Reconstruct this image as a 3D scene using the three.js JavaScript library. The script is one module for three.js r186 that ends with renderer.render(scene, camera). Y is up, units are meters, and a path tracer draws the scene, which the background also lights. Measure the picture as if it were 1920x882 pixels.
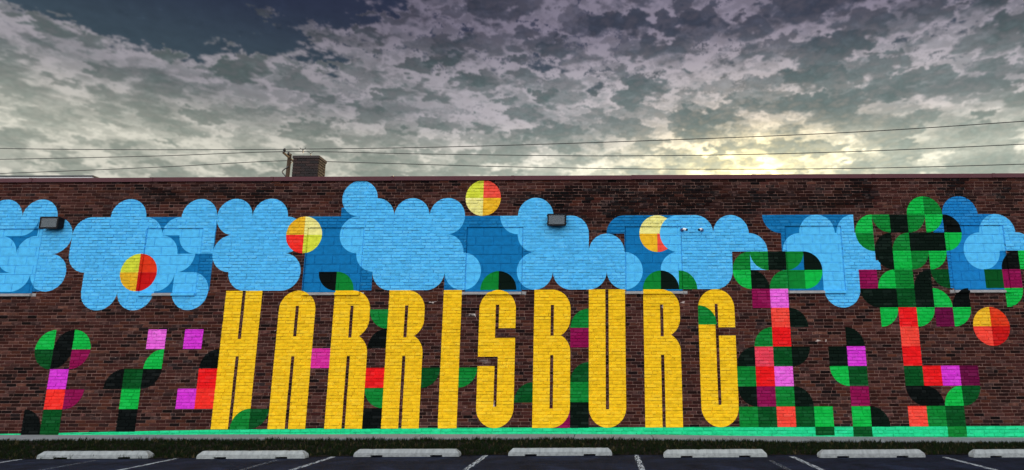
import * as THREE from 'three';
import { RoundedBoxGeometry } from 'three/addons/geometries/RoundedBoxGeometry.js';
import { mergeGeometries, toCreasedNormals } from 'three/addons/utils/BufferGeometryUtils.js';
import { createNoise2D } from 'simplex-noise';

// ───────────────────────── camera, sky, sun, exposure ─────────────────────────
const scene = new THREE.Scene();
const W = 1920, H = 882;                       // the photograph's pixels
const U = 0.4064, V = 0.4267;                  // one module of the mural's grid, across and up (m)
const ROW0 = 0.26;                             // height of the mural's base line above the asphalt
const EYE = new THREE.Vector3(8.42, ROW0 + 1.18, 14.65);   // the brick wall is the plane z = 0
const camera = new THREE.PerspectiveCamera(2 * Math.atan(441 / 1230) * 180 / Math.PI, W / H, 0.1, 2000);
camera.position.copy(EYE);
camera.rotation.set(0.2056, -0.0017, -0.0040, 'YXZ');
camera.setViewOffset(W, H, -170, 0, W, H);
camera.updateProjectionMatrix();
camera.updateMatrixWorld(true);

const renderer = new THREE.WebGLRenderer();
renderer.toneMapping = THREE.LinearToneMapping;
renderer.toneMappingExposure = 1.4;
renderer.shadowMap.enabled = true;

const rayOf = (px, py) => new THREE.Vector3(px / W * 2 - 1, 1 - py / H * 2, 0.5).unproject(camera).sub(EYE).normalize();
const atDepth = (px, py, dist) => { const r = rayOf(px, py); return r.multiplyScalar(dist / -r.z).add(EYE); };   // on the upright plane that far in front of the eye
const onGround = (px, py, y = 0) => { const r = rayOf(px, py); return r.multiplyScalar((y - EYE.y) / r.y).add(EYE); };

const SUN = rayOf(1400, 334);
const sun = new THREE.DirectionalLight(0xffd9a0, 3);
sun.position.copy(SUN).multiplyScalar(80).add(new THREE.Vector3(8, 0, 0));
sun.target.position.set(8, 0, 0);
sun.castShadow = true;
sun.shadow.radius = 4;
sun.shadow.mapSize.set(4096, 4096);
Object.assign(sun.shadow.camera, { left: -45, right: 45, top: 45, bottom: -45, near: 1, far: 200 });
scene.add(sun, sun.target);

function rng(seed) { let s = seed | 0; return () => { s = (s + 0x6d2b79f5) | 0; let t = Math.imul(s ^ (s >>> 15), 1 | s); t = (t + Math.imul(t ^ (t >>> 7), 61 | t)) ^ t; return ((t ^ (t >>> 14)) >>> 0) / 4294967296; }; }
const clamp = (x, a = 0, b = 1) => Math.min(b, Math.max(a, x));
const smooth = (a, b, x) => { const t = clamp((x - a) / (b - a)); return t * t * (3 - 2 * t); };
const lerp = (a, b, t) => a + (b - a) * t;
const mix3 = (a, b, t) => [lerp(a[0], b[0], t), lerp(a[1], b[1], t), lerp(a[2], b[2], t)];

// A broken altocumulus deck with a low sun behind it. Thin cloud lets the sun through (bright), thick cloud is dark towards the sun; away from it the sky is brightened to light the wall.
function makeSky() {
  const w = 4096, h = 2048, data = new Float32Array(w * h * 4);
  const n = createNoise2D(rng(11)), m = createNoise2D(rng(23));
  const fbm = (f, x, y, oct, gain = 0.52) => { let a = 0.5, s = 0; for (let i = 0; i < oct; i++) { s += a * f(x, y); x = x * 2.03 + 7.1; y = y * 2.03 - 3.7; a *= gain; } return s; };
  const hash = (i, j, k) => { let q = Math.imul(i, 374761393) + Math.imul(j, 668265263) + Math.imul(k, 1274126177); q = Math.imul(q ^ (q >>> 13), 1274126177); return ((q ^ (q >>> 16)) >>> 0) / 4294967296; };
  // scattered puffs: dark cores that end sharply on the side away from the sun and thin out towards it
  const puffs = (x, y, ux, uy, swell, layer) => {
    const i = Math.floor(x), j = Math.floor(y); let clear = 1;
    for (let a = -1; a < 2; a++) for (let b = -1; b < 2; b++) {
      const p = i + a, q = j + b, dx = x - (p + hash(p, q, layer)), dy = y - (q + hash(p, q, layer + 1)), rr = (0.30 + 0.38 * hash(p, q, layer + 2)) * swell, st = 0.9 + 0.5 * (hash(p, q, layer + 3) - 0.5), d = Math.hypot(dx * st, dy / st) + 1e-4;
      const face = (dx * ux + dy * uy) / d, soft = lerp(0.10, 0.42, 0.5 + 0.5 * face);
      clear *= 1 - (0.55 + 0.45 * hash(p, q, layer + 4)) * smooth(0, soft, rr - d);
    }
    return 1 - clear;
  };
  const sunE = Math.asin(SUN.y) * 180 / Math.PI;
  const sunX = SUN.x / (SUN.y + 0.1), sunZ = SUN.z / (SUN.y + 0.1);
  const deckAt = rayOf(1800, 110), ex = deckAt.x / (deckAt.y + 0.1), ez = deckAt.z / (deckAt.y + 0.1);
  const clearAt = rayOf(60, 20), cx = clearAt.x / (clearAt.y + 0.1), cz = clearAt.z / (clearAt.y + 0.1);
  const E0 = 17.5, E1 = 22, E2 = 29.5;
  const ramp = (lo, mid, hi, e) => e < E1 ? mix3(lo, mid, smooth(E0 - 1.5, E1, e)) : mix3(mid, hi, smooth(E1, E2, e));
  for (let j = 0; j < h; j++) {
    const el = ((j + 0.5) / h - 0.5) * Math.PI, y = Math.sin(el), r = Math.cos(el), e = el * 180 / Math.PI;
    for (let i = 0; i < w; i++) {
      const k = (j * w + i) * 4;
      if (e < -1) { data[k] = 0.2; data[k + 1] = 0.2; data[k + 2] = 0.2; data[k + 3] = 1; continue; }
      const az = ((i + 0.5) / w - 0.5) * 2 * Math.PI, x = r * Math.cos(az), z = r * Math.sin(az);
      const g = Math.acos(clamp(x * SUN.x + y * SUN.y + z * SUN.z, -1, 1)) * 180 / Math.PI;
      const q = 1 / (Math.max(y, 0) + 0.1), px = x * q, pz = z * q;
      const dx = (px - cx) / 0.56, dz = (pz - cz) / 0.34, clear = Math.exp(-(dx * dx + dz * dz)) * smooth(21, 26, e);
      const low = smooth(25.5, 20, e);                                    // the deck closes towards the horizon
      const big = n(px * 0.9 + 31, pz * 0.9 - 17), fine = fbm(m, px * 15 + 3, pz * 15, 5, 0.58);
      const sx = sunX - px, sz = sunZ - pz, sl = 1 / Math.max(Math.hypot(sx, sz), 0.05);
      const wx = fbm(m, px * 12 + 4, pz * 12, 5, 0.55), wz = fbm(m, px * 12 - 9, pz * 12 + 5, 5, 0.55), X = px + wx * 0.055, Z = pz + wz * 0.055;
      const lump = fbm(n, px * 2.3 + 8, pz * 2.3, 6, 0.55), swell = (0.97 + 0.40 * lump + 0.12 * big + 0.30 * Math.exp(-(((px - ex) / 0.8) ** 2 + ((pz - ez) / 0.7) ** 2))) * lerp(1.06, 1.22, low) * (1 - 0.9 * clear);
      const pa = puffs(X * 9.6, Z * 9.6, sx * sl, sz * sl, swell, 10), pb = low > 0 ? puffs(X * 5.6 + 13, Z * 5.6, sx * sl, sz * sl, swell * 0.88, 50) : 0, p1 = lerp(pa, 1 - (1 - 0.7 * pa) * (1 - 0.8 * pb), 0.6 * low), p2 = puffs(X * 17 + 31, Z * 17 - 7, sx * sl, sz * sl, swell * 0.92, 30);
      const t = 0.5 * lump + 0.45 * p1 - 1.3 * clear + 0.35 * low;
      const vein = Math.abs(fbm(m, X * 2.3 + 40, Z * 2.3 - 12, 6, 0.55));
      const open = (1 - low) * (1 - smooth(0.008, 0.045, vein + 0.04 * fine)) * (1 - p1);
      const cover = smooth(-0.34, -0.16, t + 0.22 * fine) * (1 - 0.9 * open), thick = clamp(1 - (1 - p1) * (1 - 0.45 * p2)) * clamp(1 + 0.35 * fine);
      const back = smooth(50, 112, g);                                    // clouds away from the sun, brightened to light the wall from the front
      const flat = Math.hypot(0.72 * g, 1.5 * (e - sunE)), warm = Math.exp(-flat / 3.2), wide = Math.exp(-g / 10);
      let bright = ramp([0.80, 0.78, 0.67], [0.37, 0.35, 0.39], [0.165, 0.15, 0.21], e);
      let dark = ramp([0.25, 0.29, 0.25], [0.080, 0.112, 0.114], [0.030, 0.036, 0.056], e);
      let gap = ramp([0.62, 0.64, 0.60], [0.052, 0.082, 0.110], [0.026, 0.035, 0.072], e);
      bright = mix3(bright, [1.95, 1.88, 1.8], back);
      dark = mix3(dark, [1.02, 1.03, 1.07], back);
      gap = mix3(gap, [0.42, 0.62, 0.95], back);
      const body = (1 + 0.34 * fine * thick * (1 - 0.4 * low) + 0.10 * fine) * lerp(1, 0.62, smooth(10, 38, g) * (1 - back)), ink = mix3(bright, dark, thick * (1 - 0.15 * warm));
      const c = mix3(gap, ink, cover), glow = 0.07 + 0.93 * (1 - thick);
      data[k] = c[0] * body + (2.6 * warm + 0.06 * wide) * glow; data[k + 1] = c[1] * body + (1.95 * warm + 0.046 * wide) * glow; data[k + 2] = c[2] * body + (0.42 * warm + 0.012 * wide) * glow; data[k + 3] = 1;
    }
  }
  const t = new THREE.DataTexture(data, w, h, THREE.RGBAFormat, THREE.FloatType);
  t.mapping = THREE.EquirectangularReflectionMapping; t.magFilter = THREE.LinearFilter; t.minFilter = THREE.LinearFilter;
  t.wrapS = THREE.RepeatWrapping; t.needsUpdate = true;
  return t;
}
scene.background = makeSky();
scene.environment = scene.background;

// ───────────────────────── helpers ─────────────────────────
const taken = new Map();
const numbered = (name) => { const n = taken.get(name) ?? 0; taken.set(name, n + 1); return n ? name + '_' + String(n).padStart(3, '0') : name; };
const shade = (o) => { o.castShadow = o.receiveShadow = true; return o; };
function part(name, geometry, material, parent) { const o = shade(new THREE.Mesh(geometry, material)); o.name = name; parent.add(o); return o; }
function thing(name, label, category, position, group) {
  const o = new THREE.Group(); o.name = numbered(name); o.userData = { label, category }; if (group) o.userData.group = group;
  if (position) o.position.copy(position); scene.add(o); return o;
}
function structure(name, geometry, material) { const o = shade(new THREE.Mesh(geometry, material)); o.name = numbered(name); o.userData.kind = 'structure'; scene.add(o); return o; }
const lin = (r, g, b) => new THREE.Color().setRGB(r, g, b);
const box = (w, h, d, x = 0, y = 0, z = 0) => new THREE.BoxGeometry(w, h, d).translate(x, y, z);
const rbox = (w, h, d, r, x = 0, y = 0, z = 0) => new RoundedBoxGeometry(w, h, d, 2, r).translate(x, y, z);
function tube(points, radius, sides = 6) { return new THREE.TubeGeometry(new THREE.CatmullRomCurve3(points), points.length * 6, radius, sides, false); }
function rod(a, b, r0, r1 = r0, sides = 10) {
  const d = new THREE.Vector3().subVectors(b, a), g = new THREE.CylinderGeometry(r1, r0, d.length(), sides);
  g.applyQuaternion(new THREE.Quaternion().setFromUnitVectors(new THREE.Vector3(0, 1, 0), d.clone().normalize()));
  return g.translate((a.x + b.x) / 2, (a.y + b.y) / 2, (a.z + b.z) / 2);
}
// grey noise for relief and for colour grain, one tile
function noiseTile(size, seed, octaves, base, lo, hi, gamma = 1) {
  const f = createNoise2D(rng(seed)), d = new Uint8Array(size * size * 4), R = 1;
  for (let j = 0; j < size; j++) for (let i = 0; i < size; i++) {
    let s = 0, a = 0.5, fr = base;
    for (let o = 0; o < octaves; o++) {       // blended at the borders so that the tile repeats
      const u = i / size, v = j / size, n00 = f(u * fr, v * fr), n10 = f((u - R) * fr, v * fr), n01 = f(u * fr, (v - R) * fr), n11 = f((u - R) * fr, (v - R) * fr);
      s += a * lerp(lerp(n00, n10, u), lerp(n01, n11, u), v); a *= 0.6; fr *= 2.1;
    }
    const val = lerp(lo, hi, Math.pow(clamp(0.5 + s * 0.75), gamma)), k = (j * size + i) * 4;
    d[k] = d[k + 1] = d[k + 2] = Math.round(clamp(val) * 255); d[k + 3] = 255;
  }
  const t = new THREE.DataTexture(d, size, size); t.wrapS = t.wrapT = THREE.RepeatWrapping; t.magFilter = THREE.LinearFilter; t.minFilter = THREE.LinearMipmapLinearFilter; t.generateMipmaps = true; t.needsUpdate = true;
  return t;
}
const repeat = (t, x, y) => { const c = t.clone(); c.repeat.set(x, y); c.needsUpdate = true; return c; };
const grit = noiseTile(256, 5, 5, 14, 0, 1), mottle = noiseTile(256, 8, 5, 5, 0, 1);

// ───────────────────────── the brick wall: bond, openings ─────────────────────────
const X0 = -7.6, TILE = 7.68, TILES = 4, X1 = X0 + TILE * TILES, PPM = 256, MARGIN = 0.16;
const COURSE = 0.0704, BRICK = 0.2165, JOINT = 0.0125;
const WALL_LOW = ROW0 - 0.36, COURSES = Math.round((ROW0 + 13 * V - WALL_LOW) / COURSE), WALL_TOP = WALL_LOW + COURSES * COURSE;
const CANVAS_LOW = WALL_LOW - 0.02, CANVAS_TALL = 1568 / PPM;
const courseAt = (row) => Math.round((ROW0 + row * V - WALL_LOW) / COURSE);
const SILL_C = courseAt(6.70), OPEN_C = courseAt(6.98), HEAD_C = courseAt(10.43);
const openings = [-13.85, -4.85, 4.2, 13.15, 22.05, 31.05, 40.2].map((c) => ({ x0: c * U, x1: (c + 3.15) * U }));

const bricks = [];
{
  const rand = rng(77);
  for (let c = 0; c < COURSES; c++) {
    const y0 = WALL_LOW + c * COURSE + JOINT / 2, y1 = y0 + COURSE - JOINT, flemish = c % 6 === 3;
    const runs = [];                                       // stretches of wall between the openings
    if (c >= SILL_C && c < HEAD_C) { let a = X0; for (const o of openings) { runs.push([a, o.x0]); a = o.x1; } runs.push([a, X1]); } else runs.push([X0, X1]);
    for (const [a, b] of runs) {
      let x = a - (((c % 2) * 0.5 + 0.07 * Math.sin(c * 2.3)) * BRICK), k = c;
      x -= ((a - X0) % BRICK);
      while (x < b - 0.001) {
        const len = (flemish && k % 2 ? BRICK * 0.5 : BRICK) + (rand() - 0.5) * 0.008, l = Math.max(x, a), r = Math.min(x + len, b); k++;
        if (r - l > 0.03) bricks.push({ x0: l + JOINT / 2, x1: r - JOINT / 2, y0: y0 + (rand() - 0.5) * 0.002, y1: y1 + (rand() - 0.5) * 0.002, c, z: (rand() - 0.5) * 0.006 + (rand() < 0.05 ? 0.004 : 0), tone: rand(), tone2: rand() });
        x += len;
      }
    }
  }
}
const blocks = [];
openings.forEach((o, w) => {
  const lo = WALL_LOW + OPEN_C * COURSE, hi = WALL_LOW + HEAD_C * COURSE, rows = 7, bh = (hi - lo) / rows;
  for (let r = 0; r < rows; r++) for (let x = o.x0 - (r % 2 ? 0.2 : 0.02); x < o.x1; x += 0.406) {
    const l = Math.max(x, o.x0), q = Math.min(x + 0.406, o.x1);
    if (q - l > 0.04) blocks.push({ x0: l + 0.007, x1: q - 0.007, y0: lo + r * bh + 0.007, y1: lo + (r + 1) * bh - 0.007, w, z: -0.018 + Math.sin(r * 7 + x * 13) * 0.0015 });
  }
});

// ───────────────────────── the mural and the brick colours, in wall metres ─────────────────────────
// pigments: sRGB as the paint shows in open shade, brought to base colours
function paint(r, g, b) {
  const l = new THREE.Color().setRGB(r / 255, g / 255, b / 255, THREE.SRGBColorSpace), k = Math.min(1 / 0.95, 0.88 / Math.max(l.r, l.g, l.b));
  l.multiplyScalar(k);
  return '#' + l.getHexString(THREE.SRGBColorSpace);
}
const P = {
  sky: paint(82, 186, 244), deep: paint(14, 108, 168), deepR: paint(22, 118, 186), yellow: paint(240, 194, 30), green: paint(12, 176, 66), leaf: paint(10, 122, 46), forest: paint(4, 72, 28), black: paint(5, 19, 13), night: paint(5, 10, 10),
  red: paint(226, 24, 28), coral: paint(244, 72, 58), vermilion: paint(236, 48, 40), rose: paint(222, 62, 84), pink: paint(226, 98, 214), magenta: paint(206, 52, 204), plum: paint(132, 12, 72), wine: paint(96, 10, 58), mint: paint(34, 202, 138), cerise: paint(206, 44, 150),
  lemon: paint(232, 226, 140), lime: paint(206, 214, 60), gold: paint(228, 178, 38), orange: paint(212, 54, 24), tomato: paint(232, 78, 62), brickred: paint(190, 20, 20),
};
const CORNER = { br: [1, 0], bl: [0, 0], tr: [1, 1], tl: [0, 1] };
const CODE = { a: 'br', b: 'bl', c: 'tr', d: 'tl' };       // a quarter disc about that corner of its cell
function mural(ctx) {
  const sq = (c, r, col, w = 1, h = 1) => { ctx.fillStyle = col; ctx.fillRect(c, r, w + 0.004, h + 0.004); };
  const qt = (c, r, k, col) => {
    const [ox, oy] = CORNER[k]; ctx.fillStyle = col; ctx.beginPath(); ctx.moveTo(c + ox, r + oy);
    const a = { bl: 0, br: Math.PI / 2, tr: Math.PI, tl: Math.PI * 1.5 }[k];
    ctx.arc(c + ox, r + oy, 1.002, a, a + Math.PI / 2, false); ctx.closePath(); ctx.fill();
  };
  const rows = (col, spec) => { for (const [r, list] of spec) for (const item of list.split(' ')) { const m = /^(-?[\d.]+)(?:>(-?[\d.]+))?([#abcd])$/.exec(item), a = +m[1], b = +(m[2] ?? m[1]); for (let c = a; c <= b; c++) if (m[3] === '#') sq(c, r, col); else qt(c, r, CODE[m[3]], col); } };
  const sunAt = (c, r, tl, tr, bl, br) => { qt(c - 1, r, 'br', tl); qt(c, r, 'bl', tr); qt(c - 1, r - 1, 'tr', bl); qt(c, r - 1, 'tl', br); };
  // deep blue ground of the walled-up windows
  sq(-14, 7, P.deep, 3.7, 4); sq(-4.95, 7, P.deep, 4.0, 4); sq(4.15, 7, P.deep, 3.85, 4); qt(7, 7, 'tl', P.deep); sq(6, 11, P.deep, 1, 0.48);
  sq(12, 7, P.deep, 5, 4);  // between the fourth and fifth cloud
  qt(21, 10, 'br', P.deep); sq(22, 7, P.deep, 4, 4);
  qt(29.8, 10, 'tr', P.deep); sq(30.8, 7, P.deep, 4.1, 4);
  sq(39.4, 9, P.deepR, 3.6, 2); sq(40, 7, P.deepR, 3.2, 2); qt(40, 11, 'br', P.deepR); qt(41, 11, 'bl', P.deepR); qt(39, 9, 'bl', P.deepR);
  // suns that lie behind clouds
  sunAt(23.85, 10, P.lemon, P.lemon, P.gold, P.tomato);
  // clouds
  const cl = P.sky;
  rows(cl, [[11, '-16a -15b -14a -13b -12a -11b'], [10, '-15# -14# -13# -12d -11# -10b'], [9, '-15# -14# -13b -12a -11# -10d'], [8, '-14# -13c -12# -11# -10b'], [7, '-15# -14# -13# -12d -11c -10d']]);
  rows(cl, [[11, '-7a -6b'], [10, '-9a -8# -7# -6# -5b'], [9, '-9# -8# -7# -6# -5# -4b'], [8, '-9c -8# -7# -6# -5# -4# -3d'], [7, '-8# -7# -6# -5# -4d -3# -2b'], [6, '-8c -7d -6c -5d -3c -2d']]);
  rows(cl, [[11, '-3a -2b'], [10, '-4a -3# -2#'], [9, '-3c -2#']]);
  rows(cl, [[11, '-1a 0b 1a 2b'], [10, '-1c 0# 1# 2# 3b'], [9, '-1a 0# 1# 2# 3d'], [8, '-1c 0# 1# 2# 3b'], [7, '0c 1# 2# 3d']]);
  rows(cl, [[12, '6a 7b'], [11, '6c 7# 8b 9a 10b 11a 12b'], [10, '6a 7>11# 12d'], [9, '6c 7>11# 12b'], [8, '7c 8>12# 13b'], [7, '8c 9# 10# 11d 12c 13d']]);
  rows(cl, [[11, '16a 17b'], [10, '15c 16# 17# 18# 19b'], [9, '16c 17# 18# 19# 20a 21b'], [8, '16a 17>21# 22b'], [7, '16c 17d 18c 19# 20d 21c 22d']]);
  rows(cl, [[10, '24a 25# 26b 27a 28b'], [9, '24c 25>28# 29b'], [8, '24a 25>27# 29#'], [7, '24c 25# 26# 27d']]);
  rows(cl, [[10, '31.85a 32.85b 33.95a'], [9, '30.85a 32>34# 35#'], [8, '32>35#'], [7, '33# 34#'], [6, '33c 34d']]); sq(31.85, 9, cl, 0.2, 1); sq(36, 8, cl, 0.24, 0.5); sq(33.8, 9.9, cl, 0.2, 0.1);
  rows(cl, [[10, '42a 43b'], [9, '41a 42# 43# 44b'], [8, '41c 42d']]); sq(44, 9, cl, 0.3, 0.3);
  // suns
  sunAt(-5, 8, P.lime, P.orange, P.gold, P.brickred);
  sunAt(4, 10, P.gold, P.lemon, P.vermilion, P.lime);
  sunAt(14, 12, P.lime, P.tomato, P.lemon, P.gold);
  sunAt(42, 5, P.gold, P.orange, P.coral, P.brickred);
  // base band, thinning out on the left where the pavement rises
  ctx.fillStyle = P.mint; ctx.beginPath(); ctx.moveTo(-16, -0.17); ctx.lineTo(-9.6, -0.165); ctx.lineTo(-5, -0.09); ctx.lineTo(0, -0.02); ctx.lineTo(6, 0.03); ctx.lineTo(60, 0.0); ctx.lineTo(60, -2); ctx.lineTo(-16, -2); ctx.fill();
  // plants left of the letters
  qt(-10, 4, 'br', P.green); qt(-10, 3, 'tr', P.forest); qt(-9, 4, 'br', P.night); qt(-9, 3, 'tl', P.night); qt(-8, 4, 'bl', P.green); qt(-8, 3, 'tl', P.plum);
  sq(-9, 2, P.magenta); sq(-9, 1, P.vermilion); qt(-8, 1, 'tl', P.plum); sq(-9, -0.6, P.forest, 1, 1.6); qt(-10, 0, 'bl', P.night); sq(-10, -0.6, P.night, 1, 0.62);
  sq(-4, 4, P.pink); sq(-2, 4, P.magenta); qt(-4, 3, 'br', P.green); qt(-4, 2, 'tl', P.night); sq(-5, 2, P.forest); qt(-6, 2, 'br', P.night); sq(-5, 1, P.green); sq(-5, -0.1, P.night, 1, 1.1);
  qt(-1, 3, 'br', P.night); sq(-1, 2, P.red); sq(-1, 1, P.vermilion); sq(-2, 1, P.magenta);
  // leaves and squares between the letters
  sq(5, 3, P.cerise);
  qt(8, 5, 'tr', P.leaf); qt(8, 4, 'br', P.night); sq(8, 2, P.red); qt(8, 1, 'tr', P.leaf); sq(8, 0, P.night);
  qt(11, 2, 'tl', P.forest); qt(13, 2, 'tl', P.leaf); qt(16, 1.25, 'br', P.forest);
  qt(19, 5, 'br', P.leaf); sq(19, 4, P.plum); qt(19, 2.25, 'br', P.forest); sq(19, 1.25, P.leaf); sq(19, 0, P.black, 1, 1.25); sq(18, 0, P.plum);
  // the letters, each 2 x 7 modules with a narrow slit
  ctx.fillStyle = P.yellow;
  const path = (f) => { ctx.beginPath(); f(); ctx.closePath(); ctx.fill('evenodd'); };
  const slit = (c, lo, hi, w = 0.17) => { ctx.rect(c - w / 2, lo, w, hi - lo); };
  path(() => { ctx.rect(0, 0, 2, 7); slit(1, 4.5, 7.01); slit(1, -0.01, 3.6); });
  path(() => { ctx.moveTo(3, 0); ctx.lineTo(3, 6); ctx.arc(4, 6, 1, Math.PI, 0, true); ctx.lineTo(5, 0); ctx.closePath(); slit(4, 4.62, 6.2); slit(4, -0.01, 3.6); });
  const bowl = (c) => { ctx.moveTo(c, 0); ctx.lineTo(c, 7); ctx.lineTo(c + 1, 7); ctx.arc(c + 1, 6, 1, Math.PI / 2, 0, true); ctx.lineTo(c + 2, 5.5); ctx.arc(c + 1, 5.5, 1, 0, -1.065, true); ctx.arc(c + 1, 3.75, 1, 1.065, 0, true); };
  const R = (c) => path(() => { bowl(c); ctx.lineTo(c + 2, 0); ctx.closePath(); slit(c + 1, 4.55, 6.2); slit(c + 1, -0.01, 3.6); });
  R(6); R(9); R(23);
  sq(12, 0, P.yellow, 1, 7);
  path(() => { ctx.moveTo(14, 1); ctx.lineTo(14, 3.07); ctx.lineTo(14.92, 3.07); ctx.lineTo(14.92, 1.05); ctx.lineTo(15.08, 1.05); ctx.lineTo(15.08, 3.55); ctx.lineTo(14, 3.55); ctx.lineTo(14, 6); ctx.arc(15, 6, 1, Math.PI, 0, true); ctx.lineTo(16, 5); ctx.lineTo(15.08, 5); ctx.lineTo(15.08, 6.22); ctx.lineTo(14.9, 6.22); ctx.lineTo(14.9, 4.5); ctx.lineTo(16, 4.5); ctx.lineTo(16, 1); ctx.arc(15, 1, 1, 0, -Math.PI, true); });
  path(() => { bowl(17); ctx.lineTo(19, 1); ctx.arc(18, 1, 1, 0, -Math.PI / 2, true); ctx.lineTo(17, 0); ctx.closePath(); slit(18, 4.6, 6.2); slit(18, 0.95, 3.6); });
  path(() => { ctx.moveTo(20, 7); ctx.lineTo(20, 1); ctx.arc(21, 1, 1, Math.PI, Math.PI * 2, false); ctx.lineTo(22, 7); ctx.closePath(); slit(21, 0.9, 7.01); });
  path(() => { ctx.moveTo(26, 1); ctx.lineTo(26, 6); ctx.arc(27, 6, 1, Math.PI, 0, true); ctx.lineTo(28, 5); ctx.lineTo(27.08, 5); ctx.lineTo(27.08, 6.22); ctx.lineTo(26.92, 6.22); ctx.lineTo(26.92, 1.1); ctx.lineTo(27.08, 1.1); ctx.lineTo(27.08, 4.58); ctx.lineTo(28, 4.58); ctx.lineTo(28, 1); ctx.arc(27, 1, 1, 0, -Math.PI, true); });
  // leaves over the letters and the sills
  qt(1, 0, 'br', P.leaf); qt(2, 0, 'tl', P.forest); qt(26, 5.15, 'bl', P.leaf);
  qt(5, 7, 'tr', P.night); qt(6, 7, 'bl', P.leaf); qt(14, 7, 'br', P.leaf); qt(15, 7, 'bl', P.black); qt(23, 7, 'br', P.leaf); qt(24, 7, 'bl', P.black); qt(25, 7, 'bl', P.leaf);
  // flowering stem right of the letters
  qt(28, 8, 'br', P.leaf); qt(29, 8, 'tr', P.leaf); sq(30, 8, P.black); qt(31, 8, 'tl', P.leaf); qt(32, 8, 'bl', P.black);
  qt(28, 7, 'tr', P.green); qt(29, 7, 'bl', P.black); qt(30, 7, 'br', P.leaf); sq(31, 7, P.leaf); qt(32, 7, 'tl', P.green);
  sq(29, 6, P.plum); sq(30, 6, P.pink); sq(30, 5, P.coral); qt(31, 5, 'bl', P.black); qt(29, 4, 'br', P.leaf); sq(30, 4, P.red);
  qt(28, 3, 'br', P.black); sq(29, 3, P.rose); sq(30, 3, P.forest); qt(31, 3, 'tl', P.black);
  sq(28, 2, P.leaf); sq(29, 2, P.red); sq(30, 2, P.pink); qt(28, 1, 'tr', P.black); sq(29, 1, P.plum); sq(30, 1, P.leaf); qt(31, 1, 'bl', P.black);
  sq(28, 0, P.leaf); sq(29, 0, P.forest); sq(30, 0, P.coral); sq(31, 0, P.forest); sq(32, 0, P.green); sq(32, -0.42, P.forest, 1, 0.42);
  // small flower
  qt(34, 4, 'bl', P.black); sq(33, 3, P.black); sq(34, 3, P.magenta); qt(33, 2, 'tr', P.green); sq(34, 2, P.forest); sq(34, 1, P.plum); sq(34, 0, P.green); qt(35, 0, 'bl', P.black); sq(34, -0.48, P.forest, 1, 0.48);
  // the tree
  qt(38, 11, 'br', P.green); qt(39, 11, 'bl', P.leaf);
  qt(35, 10, 'br', P.green); qt(36, 10, 'tr', P.leaf); sq(37, 10, P.black); qt(38, 10, 'tl', P.leaf); qt(39, 10, 'tl', P.green); qt(40, 10, 'bl', P.night);
  qt(35, 9, 'tr', P.leaf); qt(36, 9, 'br', P.black); qt(37, 9, 'br', P.leaf); sq(38, 9, P.black, 2, 1); qt(40, 9, 'tl', P.green);
  qt(36, 8, 'tr', P.black); sq(37, 8, P.green); qt(38, 8, 'tl', P.leaf); qt(39, 8, 'tl', P.green);
  sq(35, 7, P.plum); qt(36, 7, 'br', P.green); sq(37, 7, P.leaf); qt(38, 7, 'br', P.black); qt(39, 7, 'tr', P.forest);
  qt(35, 6, 'tr', P.black); sq(36, 6, P.black); sq(37, 6, P.forest); sq(38, 6, P.black); qt(39, 6, 'bl', P.green); qt(40, 6, 'br', P.night);
  qt(36, 5, 'tl', P.green); sq(37, 5, P.red); qt(38, 5, 'tl', P.green); sq(39, 5, P.wine); qt(40, 5, 'tl', P.green);
  sq(37, 4, P.coral); sq(37, 3, P.red); sq(37, 2, P.forest); sq(38, 2, P.red); sq(39, 2, P.magenta); sq(40, 2, P.wine);
  qt(37, 1, 'tr', P.night); qt(38, 1, 'bl', P.night); qt(39, 1, 'br', P.green); qt(40, 1, 'tl', P.forest);
  sq(37, 0, P.coral); sq(38, 0, P.leaf); sq(39, 0, P.forest); sq(39, -0.52, P.leaf, 1, 0.52);
  // leaves that come in at the right
  sq(42, 7, P.forest); sq(43, 7, P.plum); qt(43, 8, 'br', P.night); sq(44, 8, P.green); qt(43, 6, 'tl', P.green);
}
const hex = (r, g, b) => 'rgb(' + Math.round(clamp(r, 0, 255)) + ',' + Math.round(clamp(g, 0, 255)) + ',' + Math.round(clamp(b, 0, 255)) + ')';
const stainNoise = createNoise2D(rng(301));
function stainAt(x, y) {          // soot and damp below the coping, strongest right of the middle
  const c = x / U, r = (y - ROW0) / V, f = 0.5 + 0.5 * stainNoise(x * 0.9, y * 1.3) + 0.35 * stainNoise(x * 3.1, y * 2.2);
  const spot = (cc, rr, w, h) => Math.exp(-(((c - cc) / w) ** 2 + ((r - rr) / h) ** 2));
  return clamp(1.5 * f * (1.3 * spot(23.5, 11.6, 5, 1.0) + 1.1 * spot(20, 12.2, 2, 0.5) + 1.8 * spot(29.6, 12.2, 0.9, 1.1) + 1.4 * spot(26.5, 12.1, 0.8, 0.9) + 1.1 * spot(33.6, 11.8, 2.5, 0.7) + 1.2 * spot(35.5, 12.2, 0.6, 0.9) + 1.8 * spot(41.3, 12.2, 0.8, 1.1) + 1.0 * spot(43.5, 12.3, 0.7, 0.8) + 1.1 * spot(17.8, 11.6, 1.5, 0.8) + 0.6 * spot(-3, 12.3, 5, 0.5) + 0.5 * spot(1, 12.4, 4, 0.5) + 0.7 * spot(10, 12.6, 2, 0.4)));
}
const PALETTE = [[64, 33, 29], [57, 29, 26], [72, 39, 31], [47, 25, 23], [34, 19, 18], [22, 14, 15], [80, 45, 35], [65, 34, 31], [54, 30, 27]];
const WEIGHT = [0.19, 0.38, 0.49, 0.66, 0.77, 0.86, 0.90, 0.96, 1];
const toneNoise = createNoise2D(rng(41));
const wallMaterials = [];
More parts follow.
